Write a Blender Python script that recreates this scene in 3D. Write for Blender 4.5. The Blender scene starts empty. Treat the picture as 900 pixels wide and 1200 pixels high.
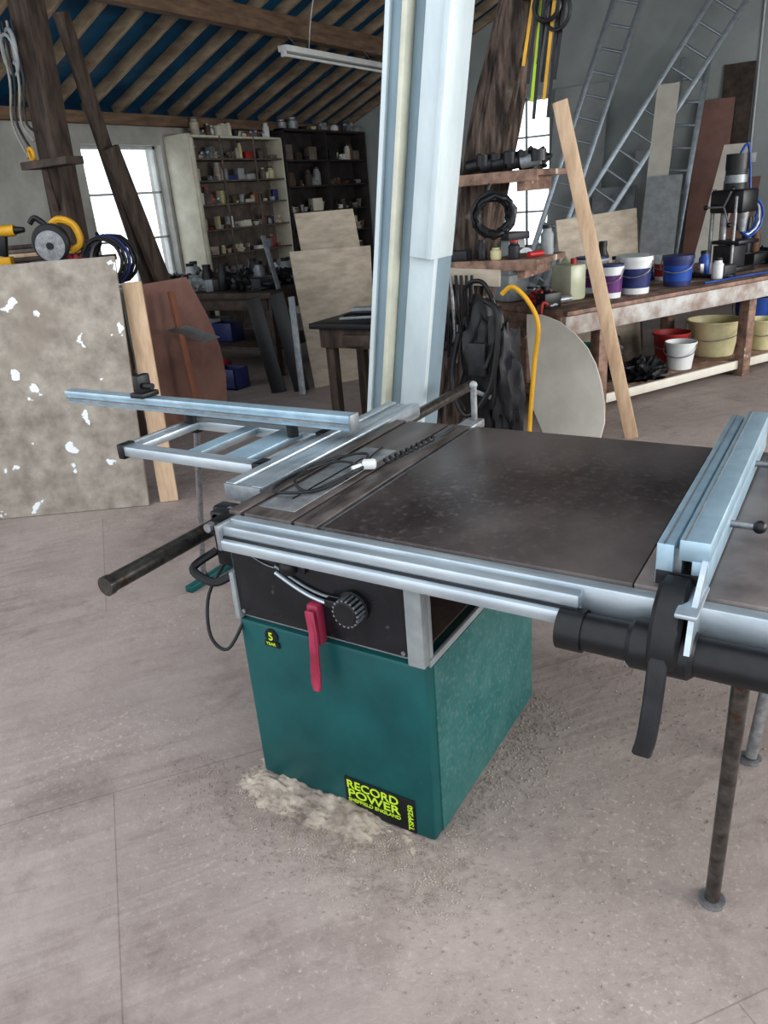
import bpy, bmesh, math, random
from mathutils import Vector, Matrix, Euler
from mathutils import noise as mn
random.seed(7)
V=Vector
scene=bpy.context.scene
# ------------------------------------------------------------------ materials
def mat(name,c1,c2=None,rough=.6,metal=0.,scale=6.,stretch=(1,1,1),bump=0.,detail=6.,lo=.35,hi=.65,spots=None,spot_scale=5.,spot_t=.68,spec=.5,rot=0.,rv=0.,soft=.03,trans=0.,stain=None,stain_scale=1.5):
    m=bpy.data.materials.new(name); m.use_nodes=True; nt=m.node_tree; N=nt.nodes; L=nt.links
    b=N['Principled BSDF']; b.inputs['Roughness'].default_value=rough; b.inputs['Metallic'].default_value=metal
    b.inputs['Specular IOR Level'].default_value=spec
    if c2 is None: c2=tuple(x*.82 for x in c1)
    tc=N.new('ShaderNodeTexCoord'); mp=N.new('ShaderNodeMapping'); mp.inputs['Scale'].default_value=stretch
    mp.inputs['Rotation'].default_value=(0,0,rot)
    L.new(tc.outputs['Object'],mp.inputs['Vector'])
    n=N.new('ShaderNodeTexNoise'); n.inputs['Scale'].default_value=scale; n.inputs['Detail'].default_value=detail; n.inputs['Roughness'].default_value=.62
    L.new(mp.outputs[0],n.inputs['Vector'])
    r=N.new('ShaderNodeValToRGB'); r.color_ramp.elements[0].position=lo; r.color_ramp.elements[1].position=hi
    r.color_ramp.elements[0].color=(*c2,1); r.color_ramp.elements[1].color=(*c1,1)
    L.new(n.outputs['Fac'],r.inputs['Fac']); col=r.outputs['Color']
    def overlay(col,color,sc,t,sf):
        n2=N.new('ShaderNodeTexNoise'); n2.inputs['Scale'].default_value=sc; n2.inputs['Detail'].default_value=5
        L.new(tc.outputs['Object'],n2.inputs['Vector'])
        r2=N.new('ShaderNodeValToRGB'); r2.color_ramp.elements[0].position=t; r2.color_ramp.elements[1].position=t+sf
        r2.color_ramp.elements[0].color=(0,0,0,1); r2.color_ramp.elements[1].color=(1,1,1,1)
        L.new(n2.outputs['Fac'],r2.inputs['Fac'])
        mx=N.new('ShaderNodeMixRGB'); mx.inputs['Color2'].default_value=(*color,1)
        L.new(r2.outputs['Color'],mx.inputs['Fac']); L.new(col,mx.inputs['Color1']); return mx.outputs['Color']
    if stain: col=overlay(col,stain,stain_scale,.5,.18)
    if spots: col=overlay(col,spots,spot_scale,spot_t,soft)
    L.new(col,b.inputs['Base Color'])
    if rv:
        mr=N.new('ShaderNodeMapRange'); mr.inputs['To Min'].default_value=rough-rv; mr.inputs['To Max'].default_value=rough+rv
        mr.inputs['From Min'].default_value=.3; mr.inputs['From Max'].default_value=.7
        L.new(n.outputs['Fac'],mr.inputs['Value']); L.new(mr.outputs[0],b.inputs['Roughness'])
    if bump:
        bp=N.new('ShaderNodeBump'); bp.inputs['Strength'].default_value=bump; bp.inputs['Distance'].default_value=.01
        L.new(n.outputs['Fac'],bp.inputs['Height']); L.new(bp.outputs[0],b.inputs['Normal'])
    if trans:
        t=N.new('ShaderNodeBsdfTranslucent'); ms=N.new('ShaderNodeMixShader'); ms.inputs['Fac'].default_value=trans
        L.new(col,t.inputs['Color']); L.new(b.outputs[0],ms.inputs[1]); L.new(t.outputs[0],ms.inputs[2]); L.new(ms.outputs[0],N['Material Output'].inputs['Surface'])
    return m
teal=mat('teal_paint',(.008,.110,.112),(.004,.075,.08),.36,scale=5,spots=(.03,.13,.13),spot_scale=45,spot_t=.68,soft=.12)
teal_dusty=mat('teal_dusty',(.05,.165,.16),(.018,.12,.12),.5,scale=9,spots=(.11,.20,.185),spot_scale=70,spot_t=.52,soft=.25)
black=mat('black_plastic',(.013,.014,.017),(.007,.008,.01),.42,scale=30)
blackd=mat('black_dusty',(.03,.032,.038),(.012,.013,.016),.5,scale=9,spots=(.16,.15,.14),spot_scale=40,spot_t=.70)
blackp=mat('black_panel',(.02,.022,.028),(.008,.009,.013),.3,scale=5,rv=.1,spots=(.13,.125,.12),spot_scale=24,spot_t=.70,soft=.08)
alu=mat('aluminium',(.56,.62,.66),(.42,.48,.53),.34,.6,scale=18,stretch=(.3,1,1))
aluB=mat('aluminium_bluish',(.46,.60,.69),(.36,.49,.58),.36,.5,scale=14)
alud=mat('aluminium_dull',(.34,.36,.38),(.22,.24,.26),.5,.5,scale=20)
steel=mat('steel_tube',(.17,.16,.15),(.07,.065,.06),.3,.75,scale=30,spots=(.12,.07,.05),spot_scale=20,spot_t=.62)
galv=mat('galvanised_steel',(.38,.39,.40),(.22,.22,.23),.45,.6,scale=40)
greyp=mat('grey_paint',(.34,.37,.38),(.25,.27,.28),.5,scale=10)
cast=mat('cast_iron_top',(.135,.113,.107),(.034,.026,.026),.35,.1,scale=2.1,stretch=(1,.7,1),lo=.36,hi=.66,rv=.08,spots=(.13,.115,.11),spot_scale=60,spot_t=.54,soft=.25)
cast3=mat('extension_top',(.25,.215,.205),(.12,.10,.095),.36,.1,scale=5,rv=.08)
cast2=mat('cast_iron_left',(.16,.138,.13),(.055,.046,.043),.38,.15,scale=12,stretch=(2,.5,1),rv=.1)
insert=mat('insert_plate',(.34,.36,.37),(.20,.21,.22),.4,.4,scale=20)
pinkr=mat('pink_red_plastic',(.42,.05,.11),(.26,.025,.06),.45,scale=14)
lime=mat('lime_ink',(.55,.78,.05),(.5,.7,.04),.5)
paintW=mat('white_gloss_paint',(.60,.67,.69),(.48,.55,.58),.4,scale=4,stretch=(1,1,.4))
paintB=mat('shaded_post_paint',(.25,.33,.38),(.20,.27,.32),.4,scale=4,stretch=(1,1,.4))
paintC=mat('cream_chamfer',(.60,.60,.50),(.5,.5,.42),.45)
bark=mat('old_trunk',(.16,.115,.092),(.020,.014,.011),.8,scale=9,stretch=(2.5,2.5,.28),bump=1.,lo=.4,hi=.62,spots=(.21,.19,.17),spot_scale=8,spot_t=.64,soft=.1)
dwood=mat('dark_timber',(.10,.07,.052),(.03,.02,.017),.7,scale=7,stretch=(3,3,.5),bump=.3)
dwoodX=mat('dark_bench_wood',(.10,.07,.055),(.04,.028,.022),.65,scale=9)
rwood=mat('rafter_wood',(.46,.36,.25),(.25,.18,.12),.75,scale=5,stretch=(.6,4,2))
rwoodD=mat('purlin_wood',(.24,.16,.105),(.12,.075,.05),.75,scale=6,stretch=(3,.5,3))
pine=mat('pine_wood',(.64,.49,.35),(.47,.33,.22),.6,scale=6,stretch=(4,4,.5))
plyL=mat('ply_light',(.50,.44,.36),(.36,.31,.25),.65,scale=5,stretch=(1,1,3))
plyG=mat('ply_weathered',(.40,.365,.32),(.23,.20,.17),.7,scale=8,detail=9,lo=.34,hi=.64,spots=(.74,.78,.82),spot_scale=8.5,spot_t=.645,soft=.012,bump=.2,stain=(.25,.215,.18),stain_scale=2.8)
stainm=mat('ring_stain',(.20,.17,.14),(.16,.14,.115),.8)
plyW=mat('white_board',(.66,.64,.58),(.55,.52,.46),.6,scale=3)
plyP=mat('panel_pale_grey',(.46,.48,.48),(.36,.38,.39),.6,scale=3)
hard=mat('reddish_hardboard',(.33,.185,.15),(.22,.12,.10),.5,scale=3)
benchw=mat('bench_wood',(.34,.22,.165),(.14,.09,.07),.65,scale=7,stretch=(2,1,2),spots=(.55,.5,.45),spot_scale=9,spot_t=.66)
benchg=mat('bench_edge_grey',(.50,.50,.49),(.26,.20,.17),.6,scale=6)
wallM=mat('wall_render_left',(.48,.48,.45),(.32,.32,.30),.9,scale=1.6,bump=.3)
wallF=mat('wall_render_gable',(.44,.475,.47),(.34,.375,.375),.9,scale=.9,bump=.2)
memb=mat('blue_membrane',(.014,.14,.25),(.006,.07,.14),.5,scale=2.5,trans=.32)
cream=mat('cream_paint',(.66,.64,.53),(.52,.5,.42),.6,scale=4)
shelfd=mat('shelf_dark',(.05,.042,.04),(.02,.017,.017),.6,scale=6)
shelfm=mat('shelf_mid',(.19,.16,.135),(.10,.08,.07),.7,scale=6)
framew=mat('window_paint',(.6,.63,.63),(.45,.48,.48),.5)
lampW=mat('lamp_white',(.75,.77,.76),(.65,.67,.66),.4)
white=mat('white_plastic',(.72,.74,.74),(.62,.64,.65),.4)
blue=mat('blue_plastic',(.02,.09,.38),(.012,.06,.28),.4)
blueD=mat('navy_label',(.03,.045,.16),(.02,.03,.12),.4)
purp=mat('purple_label',(.16,.04,.20),(.1,.03,.15),.4)
red=mat('red_plastic',(.42,.03,.03),(.3,.02,.02),.45)
yellow=mat('yellow_plastic',(.72,.42,.03),(.55,.30,.02),.45)
green=mat('green_plastic',(.02,.16,.12),(.01,.1,.08),.5)
creamp=mat('cream_plastic',(.62,.58,.36),(.5,.46,.28),.5,scale=8)
jerr=mat('jerry_plastic',(.48,.50,.38),(.38,.39,.28),.35)
rope=mat('rope',(.35,.34,.3),(.22,.21,.19),.8)
brown=mat('brown_plastic',(.14,.08,.05),None,.6)
rbrown=mat('red_brown_wood',(.3,.13,.08))
dustm=mat('sawdust',(.50,.44,.375),(.25,.21,.18),.95,scale=14,bump=1.,lo=.38,hi=.66)
# floor
fm=bpy.data.materials.new('dusty_plywood_floor'); fm.use_nodes=True; nt=fm.node_tree; N=nt.nodes; L=nt.links; b=N['Principled BSDF']
tc=N.new('ShaderNodeTexCoord')
def noise(scale,st,rot,detail=6,rg=.6,dist=0):
    m0=N.new('ShaderNodeMapping'); m0.inputs['Rotation'].default_value=(0,0,rot); L.new(tc.outputs['Object'],m0.inputs['Vector'])
    mp=N.new('ShaderNodeMapping'); mp.inputs['Scale'].default_value=st; L.new(m0.outputs[0],mp.inputs['Vector'])
    n=N.new('ShaderNodeTexNoise'); n.inputs['Scale'].default_value=scale
    n.inputs['Detail'].default_value=detail; n.inputs['Roughness'].default_value=rg; n.inputs['Distortion'].default_value=dist
    L.new(mp.outputs[0],n.inputs['Vector']); return n.outputs['Fac']
def ramp(fac,p0,c0,p1,c1):
    r=N.new('ShaderNodeValToRGB'); e=r.color_ramp.elements; e[0].position=p0; e[1].position=p1; e[0].color=(*c0,1); e[1].color=(*c1,1)
    L.new(fac,r.inputs['Fac']); return r.outputs['Color']
def mix(a,bb,fac,mode='MIX'):
    m=N.new('ShaderNodeMixRGB'); m.blend_type=mode
    for s,i in ((a,'Color1'),(bb,'Color2'),(fac,'Fac')):
        if isinstance(s,(float,int)): m.inputs[i].default_value=s
        elif isinstance(s,tuple): m.inputs[i].default_value=(*s,1)
        else: L.new(s,m.inputs[i])
    return m.outputs['Color']
GR=-.89
base=ramp(noise(.8,(1,1,1),0),.3,(.36,.305,.285),.7,(.48,.415,.385))
grain=ramp(noise(1.4,(1,16,1),GR,9,.66,1.2),.36,(.62,.59,.58),.58,(1,1,1))
gm=ramp(noise(.8,(1,1,1),1.7,3),.45,(.06,.06,.06),.65,(.60,.60,.60))
c=mix(base,grain,gm,'MULTIPLY')
kn=ramp(noise(2.2,(1,2.4,1),GR,6,.65,1.8),.58,(1,1,1),.72,(.60,.56,.55)); c=mix(c,kn,.45,'MULTIPLY')
stain=ramp(noise(1.3,(1,1,1),1.,9,.72),.52,(1,1,1),.68,(.56,.52,.51)); c=mix(c,stain,.75,'MULTIPLY')
scuff=ramp(noise(6,(1,1,1),.4,9,.78),.56,(1,1,1),.74,(.55,.52,.50)); c=mix(c,scuff,.5,'MULTIPLY')
mott=ramp(noise(14,(1,1,1),.9,8,.8),.35,(.84,.83,.82),.65,(1.0,1.0,1.0)); c=mix(c,mott,.8,'MULTIPLY')
sp=ramp(noise(60,(1,1,1),0,4,.7),.56,(0,0,0),.68,(1,1,1)); sp2=ramp(noise(1.4,(1,1,1),2.),.42,(0.1,0.1,0.1),.62,(.8,.8,.8)); 
c=mix(c,(.60,.53,.485),mix(sp,sp2,1.,'MULTIPLY'))
br=N.new('ShaderNodeTexBrick'); mp=N.new('ShaderNodeMapping'); mp.inputs['Rotation'].default_value=(0,0,GR); mp.inputs['Location'].default_value=(.35,.55,0)
L.new(tc.outputs['Object'],mp.inputs['Vector']); L.new(mp.outputs[0],br.inputs['Vector']); br.inputs['Scale'].default_value=1
br.inputs['Brick Width'].default_value=2.44; br.inputs['Row Height'].default_value=1.22; br.inputs['Mortar Size'].default_value=.002
br.inputs['Color1'].default_value=(1,1,1,1); br.inputs['Color2'].default_value=(.92,.91,.91,1); br.inputs['Mortar'].default_value=(.6,.55,.52,1)
c=mix(c,br.outputs['Color'],.7,'MULTIPLY')
L.new(c,b.inputs['Base Color'])
b.inputs['Roughness'].default_value=.68; b.inputs['Specular IOR Level'].default_value=.4
bp=N.new('ShaderNodeBump'); bp.inputs['Strength'].default_value=.35; bp.inputs['Distance'].default_value=.01
L.new(noise(40,(1,1,1),0,6,.7),bp.inputs['Height']); L.new(bp.outputs[0],b.inputs['Normal'])
# ------------------------------------------------------------------ mesh builder
def frame(z,up=V((0,0,1))):
    z=V(z).normalized(); 
    if abs(z.dot(up))>.99: up=V((1,0,0))
    x=up.cross(z).normalized(); y=z.cross(x); return Matrix((x,y,z)).transposed()
class B:
    def __init__(s,name,parent=None): s.n=name; s.bm=bmesh.new(); s.m=[]; s.p=parent
    def add(s,tb,m,M=None):
        if M is not None: bmesh.ops.transform(tb,matrix=M,verts=tb.verts)
        if m not in s.m: s.m.append(m)
        i=s.m.index(m)
        for f in tb.faces: f.material_index=i; f.smooth=True
        me=bpy.data.meshes.new('t'); tb.to_mesh(me); tb.free(); s.bm.from_mesh(me); bpy.data.meshes.remove(me)
    def box(s,c,d,m,rot=(0,0,0),bev=.004,R=None):
        tb=bmesh.new(); bmesh.ops.create_cube(tb,size=1); bmesh.ops.scale(tb,vec=d,verts=tb.verts)
        bev=min(bev,min(d)*.35)
        if bev>0: bmesh.ops.bevel(tb,geom=list(tb.edges),offset=bev,segments=2,affect='EDGES',profile=.5)
        if R is None: R=Euler(rot).to_matrix()
        s.add(tb,m,Matrix.Translation(c)@R.to_4x4()); return s
    def bb(s,x0,x1,y0,y1,z0,z1,m,bev=.004):
        return s.box(((x0+x1)/2,(y0+y1)/2,(z0+z1)/2),(abs(x1-x0),abs(y1-y0),abs(z1-z0)),m,bev=bev)
    def beam(s,p0,p1,w,h,m,up=(0,0,1),bev=.004):
        p0=V(p0);p1=V(p1); R=frame(p1-p0,V(up)); return s.box((p0+p1)/2,(w,h,(p1-p0).length),m,bev=bev,R=R)
    def cyl(s,p0,p1,r,m,r2=None,seg=20,bev=0):
        p0=V(p0);p1=V(p1); d=p1-p0; tb=bmesh.new()
        bmesh.ops.create_cone(tb,cap_ends=True,segments=seg,radius1=r,radius2=r if r2 is None else r2,depth=d.length)
        s.add(tb,m,Matrix.Translation((p0+p1)/2)@frame(d).to_4x4()); return s
    def lathe(s,pos,prof,m,seg=20,axis=(0,0,1)):
        tb=bmesh.new(); rings=[]
        for r,z in prof:
            rings.append([tb.verts.new((r*math.cos(2*math.pi*i/seg),r*math.sin(2*math.pi*i/seg),z)) for i in range(seg)])
        for a,bq in zip(rings,rings[1:]):
            for i in range(seg): tb.faces.new((a[i],a[(i+1)%seg],bq[(i+1)%seg],bq[i]))
        tb.faces.new(rings[0][::-1]); tb.faces.new(rings[-1])
        R=Matrix.Identity(3) if axis==(0,0,1) else frame(axis)
        s.add(tb,m,Matrix.Translation(pos)@R.to_4x4()); return s
    def tube(s,pts,r,m,seg=8,smooth=6,closed=False):
        P=[V(p) for p in pts]
        if smooth and len(P)>2:
            Q=[]; n=len(P)
            for i in range(n if closed else n-1):
                g=lambda k:P[k%n] if closed else P[max(0,min(n-1,k))]
                a,b1,c1,d1=g(i-1),g(i),g(i+1),g(i+2)
                for k in range(smooth):
                    t=k/smooth; Q.append(.5*((2*b1)+(c1-a)*t+(2*a-5*b1+4*c1-d1)*t*t+(3*b1-a-3*c1+d1)*t**3))
            if not closed: Q.append(P[-1])
            P=Q
        tb=bmesh.new(); rings=[]; n=len(P); x=None
        for i,p in enumerate(P):
            d=(P[(i+1)%n]-P[i-1]) if closed else (P[min(n-1,i+1)]-P[max(0,i-1)])
            d.normalize()
            if x is None: x=frame(d).col[0].copy()
            x=(x-d*x.dot(d)).normalized(); y=d.cross(x)
            rings.append([tb.verts.new(p+r*(x*math.cos(2*math.pi*k/seg)+y*math.sin(2*math.pi*k/seg))) for k in range(seg)])
        rr=rings+[rings[0]] if closed else rings
        for a,bq in zip(rr,rr[1:]):
            for k in range(seg): tb.faces.new((a[k],a[(k+1)%seg],bq[(k+1)%seg],bq[k]))
        if not closed: tb.faces.new(rings[0][::-1]); tb.faces.new(rings[-1])
        s.add(tb,m); return s
    def torus(s,c,R,r,m,axis=(0,0,1),seg=28,jit=0):
        F=frame(axis); c=V(c)
        pts=[c+F@V(((R+random.uniform(-jit,jit))*math.cos(a),(R+random.uniform(-jit,jit))*math.sin(a),random.uniform(-jit,jit))) for a in [2*math.pi*i/seg for i in range(seg)]]
        return s.tube(pts,r,m,smooth=0,closed=True)
    def poly(s,pts,th,m,nrm=None,bev=.0):
        P=[V(p) for p in pts]; n=(P[1]-P[0]).cross(P[2]-P[0]).normalized() if nrm is None else V(nrm).normalized()
        tb=bmesh.new(); a=[tb.verts.new(p) for p in P]; bq=[tb.verts.new(p+n*th) for p in P]; k=len(P)
        tb.faces.new(a[::-1]); tb.faces.new(bq)
        for i in range(k): tb.faces.new((a[i],a[(i+1)%k],bq[(i+1)%k],bq[i]))
        bmesh.ops.recalc_face_normals(tb,faces=tb.faces)
        if bev: bmesh.ops.bevel(tb,geom=list(tb.edges),offset=bev,segments=1,affect='EDGES')
        s.add(tb,m); return s
    def sphere(s,c,r,m,sc=(1,1,1),rot=(0,0,0)):
        tb=bmesh.new(); bmesh.ops.create_uvsphere(tb,u_segments=18,v_segments=12,radius=r)
        s.add(tb,m,Matrix.Translation(c)@Euler(rot).to_matrix().to_4x4()@Matrix.Diagonal((*sc,1))); return s
    def blob(s,c,sc,m,R=None,amp=.15,fr=4,flat=None,sub=4):
        tb=bmesh.new(); bmesh.ops.create_icosphere(tb,subdivisions=sub,radius=1)
        for v_ in tb.verts:
            k=1+amp*mn.noise(v_.co*fr*.5)*2+amp*.5*mn.noise(v_.co*fr*1.6); v_.co=V((v_.co.x*sc[0]*k,v_.co.y*sc[1]*k,v_.co.z*sc[2]*k))
            if flat is not None: v_.co.z=max(flat,v_.co.z)
        s.add(tb,m,Matrix.Translation(c)@(R.to_4x4() if R else Matrix.Identity(4))); return s
    def done(s):
        me=bpy.data.meshes.new(s.n); s.bm.to_mesh(me); s.bm.free()
        for m in s.m: me.materials.append(m)
        me.set_sharp_from_angle(angle=math.radians(38))
        o=bpy.data.objects.new(s.n,me); bpy.context.collection.objects.link(o)
        if len(me.vertices):
            xs=[v.co for v in me.vertices]; c=V(((min(v.x for v in xs)+max(v.x for v in xs))/2,(min(v.y for v in xs)+max(v.y for v in xs))/2,min(v.z for v in xs)))
            me.transform(Matrix.Translation(-c)); o.location=c
        if s.p: 
            o.parent=s.p; o.location=o.location-s.p.location
        return o
def empty(name,loc):
    e=bpy.data.objects.new(name,None); e.location=loc; bpy.context.collection.objects.link(e); return e
# ------------------------------------------------------------------ room shell
B('floor').bb(-8.3,3.7,-2.5,12.7,-.1,0,fm,bev=0).done()
w=B('wall_left'); x0,x1=-8.3,-8.0; wy0,wy1,wz0,wz1=6.55,7.82,.80,2.45
w.bb(x0,x1,2.0,wy0,0,2.8,wallM,0).bb(x0,x1,wy1,12.7,0,2.8,wallM,0).bb(x0,x1,wy0,wy1,0,wz0,wallM,0).bb(x0,x1,wy0,wy1,wz1,2.8,wallM,0); w.done()
def roofz(x): return 2.78+.42*(x+8) if x<-1 else 2.78+.42*7-.42*(x+1)
ax0,ax1,az0,az1=-5.25,-4.42,.68,2.86; YF=12.4
w=B('wall_far')
def gab(xa,xb,za=0,zb=None):
    t0=roofz(xa)+.16 if zb is None else zb; t1=roofz(xb)+.16 if zb is None else zb
    w.poly([(xa,YF,za),(xb,YF,za),(xb,YF,t1),(xa,YF,t0)],.3,wallF,nrm=(0,1,0))
gab(-8,ax0); gab(ax0,ax1,0,az0); gab(ax0,ax1,az1); gab(ax1,-1); gab(-1,3.7); w.done()
w=B('wall_right'); rx0,rx1=3.4,3.7; hz=roofz(3.4)+.15
ys=[-.5,.6,3.4,4.6,8.2,12.4]
w.bb(rx0,rx1,ys[0],ys[1],0,hz,wallM,0).bb(rx0,rx1,ys[2],ys[3],0,hz,wallM,0).bb(rx0,rx1,ys[4],ys[5],0,hz,wallM,0)
for a,b_ in ((ys[1],ys[2]),(ys[3],ys[4])): w.bb(rx0,rx1,a,b_,0,.8,wallM,0).bb(rx0,rx1,a,b_,2.6,hz,wallM,0)
w.done()
def window(name,axis,fixed,a0,a1,z0,z1,cols,rows):
    o=B(name); t=.04
    def bar(u0,u1,v0,v1,d=.04):
        if axis=='x': o.bb(fixed-d,fixed,u0,u1,v0,v1,framew)
        else: o.bb(u0,u1,fixed,fixed+d,v0,v1,framew)
    bar(a0,a0+t,z0,z1,.08); bar(a1-t,a1,z0,z1,.08); bar(a0,a1,z0,z0+t,.08); bar(a0,a1,z1-t,z1,.08)
    for i in range(1,cols): c=a0+(a1-a0)*i/cols; bar(c-.016,c+.016,z0,z1)
    for i in range(1,rows): c=z0+(z1-z0)*i/rows; bar(a0,a1,c-.013,c+.013)
    if axis=='x': o.bb(fixed-.1,fixed+.14,a0,a1,z0-.05,z0,framew)
    else: o.bb(a0,a1,fixed-.12,fixed+.1,z0-.05,z0,framew)
    o.done()
window('window_1','x',-8.12,6.55,7.82,.80,2.45,2,3)
window('window_2','y',12.5,ax0,ax1,az0,az1,2,4)
window('window_3','x',3.55,.6,3.4,.85,2.6,4,2)
window('window_4','x',3.55,4.6,8.2,.85,2.6,5,2)
r=B('ceiling')
r.poly([(-8.3,2,roofz(-8.3)+.16),(-1,2,roofz(-1)+.16),(-1,12.7,roofz(-1)+.16),(-8.3,12.7,roofz(-8.3)+.16)],.002,memb,nrm=(0,0,1))
r.poly([(-1,2,roofz(-1)+.16),(3.7,2,roofz(3.7)+.16),(3.7,12.7,roofz(3.7)+.16),(-1,12.7,roofz(-1)+.16)],.002,memb,nrm=(0,0,1)); r.done()
r=B('roof_rafters'); y=2.2
while y<12.4:
    r.beam((-8.1,y,roofz(-8.1)+.09),(-1,y,roofz(-1)+.09),.055,.12,rwood,up=(0,0,1))
    r.beam((3.6,y,roofz(3.6)+.09),(-1,y,roofz(-1)+.09),.055,.12,rwood,up=(0,0,1)); y+=.46
r.done()
B('roof_purlin').bb(-6.06,-5.93,2.2,12.38,3.37,3.58,rwoodD).bb(-3.3,-3.1,2.2,12.38,4.45,4.72,rwoodD).bb(-7.98,-7.85,2.2,12.38,2.66,2.78,rwoodD).done()
o=B('fluorescent_lamp'); o.bb(-5.85,-5.73,7.7,9.9,3.17,3.23,lampW); o.cyl((-5.79,7.75,3.14),(-5.79,9.85,3.14),.016,lampW)
for yy in (7.72,9.88): o.bb(-5.82,-5.76,yy-.02,yy+.02,3.12,3.18,white)
for yy in (8.0,9.6): o.tube([(-5.79,yy,3.23),(-5.95,yy,3.4)],.005,galv,smooth=0)
o.tube([(-5.79,8.2,3.23),(-5.5,7.9,3.5),(-5.1,7.6,3.95)],.007,white); o.done()
# ------------------------------------------------------------------ posts
o=B('support_post')
pb=V((-1.945,3.1,0)); pt=V((-1.40,3.1,3.65)); ax=(pt-pb).normalized(); sx=V((0,1,0)).cross(ax).normalized(); sy=V((0,1,0))
def pbx(u0,u1,v0,v1,h0,h1,m):
    c=pb+sx*((u0+u1)/2)+sy*((v0+v1)/2)+ax*((h0+h1)/2); o.box(c,(u1-u0,v1-v0,h1-h0),m,R=Matrix((sx,sy,ax)).transposed(),bev=.006)
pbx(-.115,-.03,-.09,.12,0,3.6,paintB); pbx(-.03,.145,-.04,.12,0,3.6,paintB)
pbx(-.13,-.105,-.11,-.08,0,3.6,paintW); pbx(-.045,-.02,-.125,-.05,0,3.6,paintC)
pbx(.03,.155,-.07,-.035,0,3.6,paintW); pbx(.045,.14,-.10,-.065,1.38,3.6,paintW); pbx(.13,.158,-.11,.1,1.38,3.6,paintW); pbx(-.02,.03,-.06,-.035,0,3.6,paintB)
o.done()
def tx(z): return -2.49+.24*z
o=B('tree_trunk_post'); tb=bmesh.new(); seg=60; rings=[]
for i in range(90):
    z=i/89*4.4; cx=tx(z)+.02*math.sin(z*2.3); cy=4.8+.02*math.cos(z*1.9)
    row=[]
    for k in range(seg):
        a=2*math.pi*k/seg; q=V((math.cos(a)*1.3,math.sin(a)*1.3,z*.55))
        rr=(.158-.007*z)*(1+.18*mn.noise(q)+.20*mn.noise(V((q.x*4,q.y*4,z*1.3)))+.07*mn.noise(V((q.x*11,q.y*11,z*3))))
        row.append(tb.verts.new((cx+rr*math.cos(a),cy+rr*math.sin(a),z)))
    rings.append(row)
for a,c2 in zip(rings,rings[1:]):
    for k in range(seg): tb.faces.new((a[k],a[(k+1)%seg],c2[(k+1)%seg],c2[k]))
tb.faces.new(rings[0][::-1]); tb.faces.new(rings[-1]); o.add(tb,bark)
o.beam((-1.8,4.72,2.75),(-2.15,4.62,3.25),.07,.10,dwood)
o.cyl((-1.52,4.56,2.56),(-1.90,4.70,2.56),.014,steel); o.done()
o=B('hanging_straps')
for k in range(10):
    xx=-1.72+.020*k; yy=4.56+.012*(k%3); l=.32+.09*((k*5)%4)
    mm=[yellow,black,lime,black,blackd,black,yellow,blackd,black,black][k]
    o.beam((xx,yy,2.54),(xx-.06,yy,2.54-l),.018,.004,mm,up=(0,1,0),bev=0)
o.torus((-1.64,4.54,2.48),.07,.012,black,axis=(0,1,0)); o.torus((-1.58,4.54,2.44),.08,.010,blackd,axis=(.3,1,0)); o.done()
for z,nm in ((1.69,'upper'),(1.20,'lower')):
    o=B('trunk_mounted_shelf'); o.bb(-2.42,-1.66,4.48,4.60,z-.035,z,benchw)
    o.bb(-2.42,-1.66,4.46,4.48,z-.06,z+.003,benchw)
    cxx=tx(z)
    if nm=='lower': o.bb(-2.42,cxx-.20,4.60,4.98,z-.035,z,benchw)
    o.bb(cxx+.20,-1.66,4.60,4.98,z-.035,z,benchw)
    o.bb(-2.40,-2.36,4.50,4.95 if nm=='lower' else 4.62,z-.11,z-.035,pine); o.bb(-1.8,-1.75,4.5,4.95,z-.11,z-.035,benchw)
    if nm=='lower': o.box((-2.06,4.452,z-.09),(.34,.02,.10),plyL,rot=(0,.06,0))
    o.done()
# ------------------------------------------------------------------ clutter generators
def jar(o,p,r,h,m,cap=None):
    o.lathe(p,[(r*.9,0),(r,.01*1),(r,h*.75),(r*.7,h*.86),(r*.7,h)],m,seg=14)
    if cap: o.cyl((p[0],p[1],p[2]+h*.95),(p[0],p[1],p[2]+h*1.08),r*.75,cap,seg=14)
pal=[white,cream,alud,greyp,plyP,shelfm,creamp,greyp,galv,plyL,blackd,cream,alud,blueD,red,brown,shelfm,blackd,plyL,rbrown]
def clutter(o,x0,x1,y0,y1,z,hm,n):
    for i in range(n):
        if random.random()<.08: continue
        x=random.uniform(x0,x1); yy=y0+(y1-y0)*(i+.5+random.uniform(-.3,.3))/n; k=random.random(); h=random.uniform(.25,1)*hm; m=random.choice(pal)
        w_=(y1-y0)/n*.5
        r=min(w_*1.2,.10)*random.uniform(.5,1)
        if k<.28: jar(o,(x,yy,z),r,h,m,random.choice(pal))
        elif k<.55: o.box((x,yy,z+h*.4),(r*2,r*random.uniform(1.5,3),h*.8),m,rot=(0,0,random.uniform(-.5,.5)))
        elif k<.70: o.lathe((x,yy,z),[(r*.6,0),(r,h*.5),(r*1.08,h*.5),(r*1.05,h*.52),(r*.9,h*.45)],m,seg=14)
        elif k<.86: o.blob((x,yy,z+r*.6),(r*1.2,r*1.5,r*1.1),m,amp=.4,fr=6,flat=-r*.6,sub=3)
        else: o.cyl((x,yy-r,z+r*.5),(x,yy+r,z+r*.5),r*.5,m,seg=12)
o=B('shelving_unit'); X0,X1=-7.99,-7.68; ya,yb=7.93,9.95; top=2.55
o.bb(X0,X1+.12,ya-.06,ya,0,top,cream); o.bb(X0,X1,yb-.03,yb,0,top,cream); o.bb(X0,X1,ya,yb,top-.03,top,cream); o.bb(X0,X0+.02,ya,yb,0,top,shelfm,0)
o.cyl((-7.6,7.93,0),(-7.6,7.93,2.5),.055,cream,seg=14)
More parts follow.
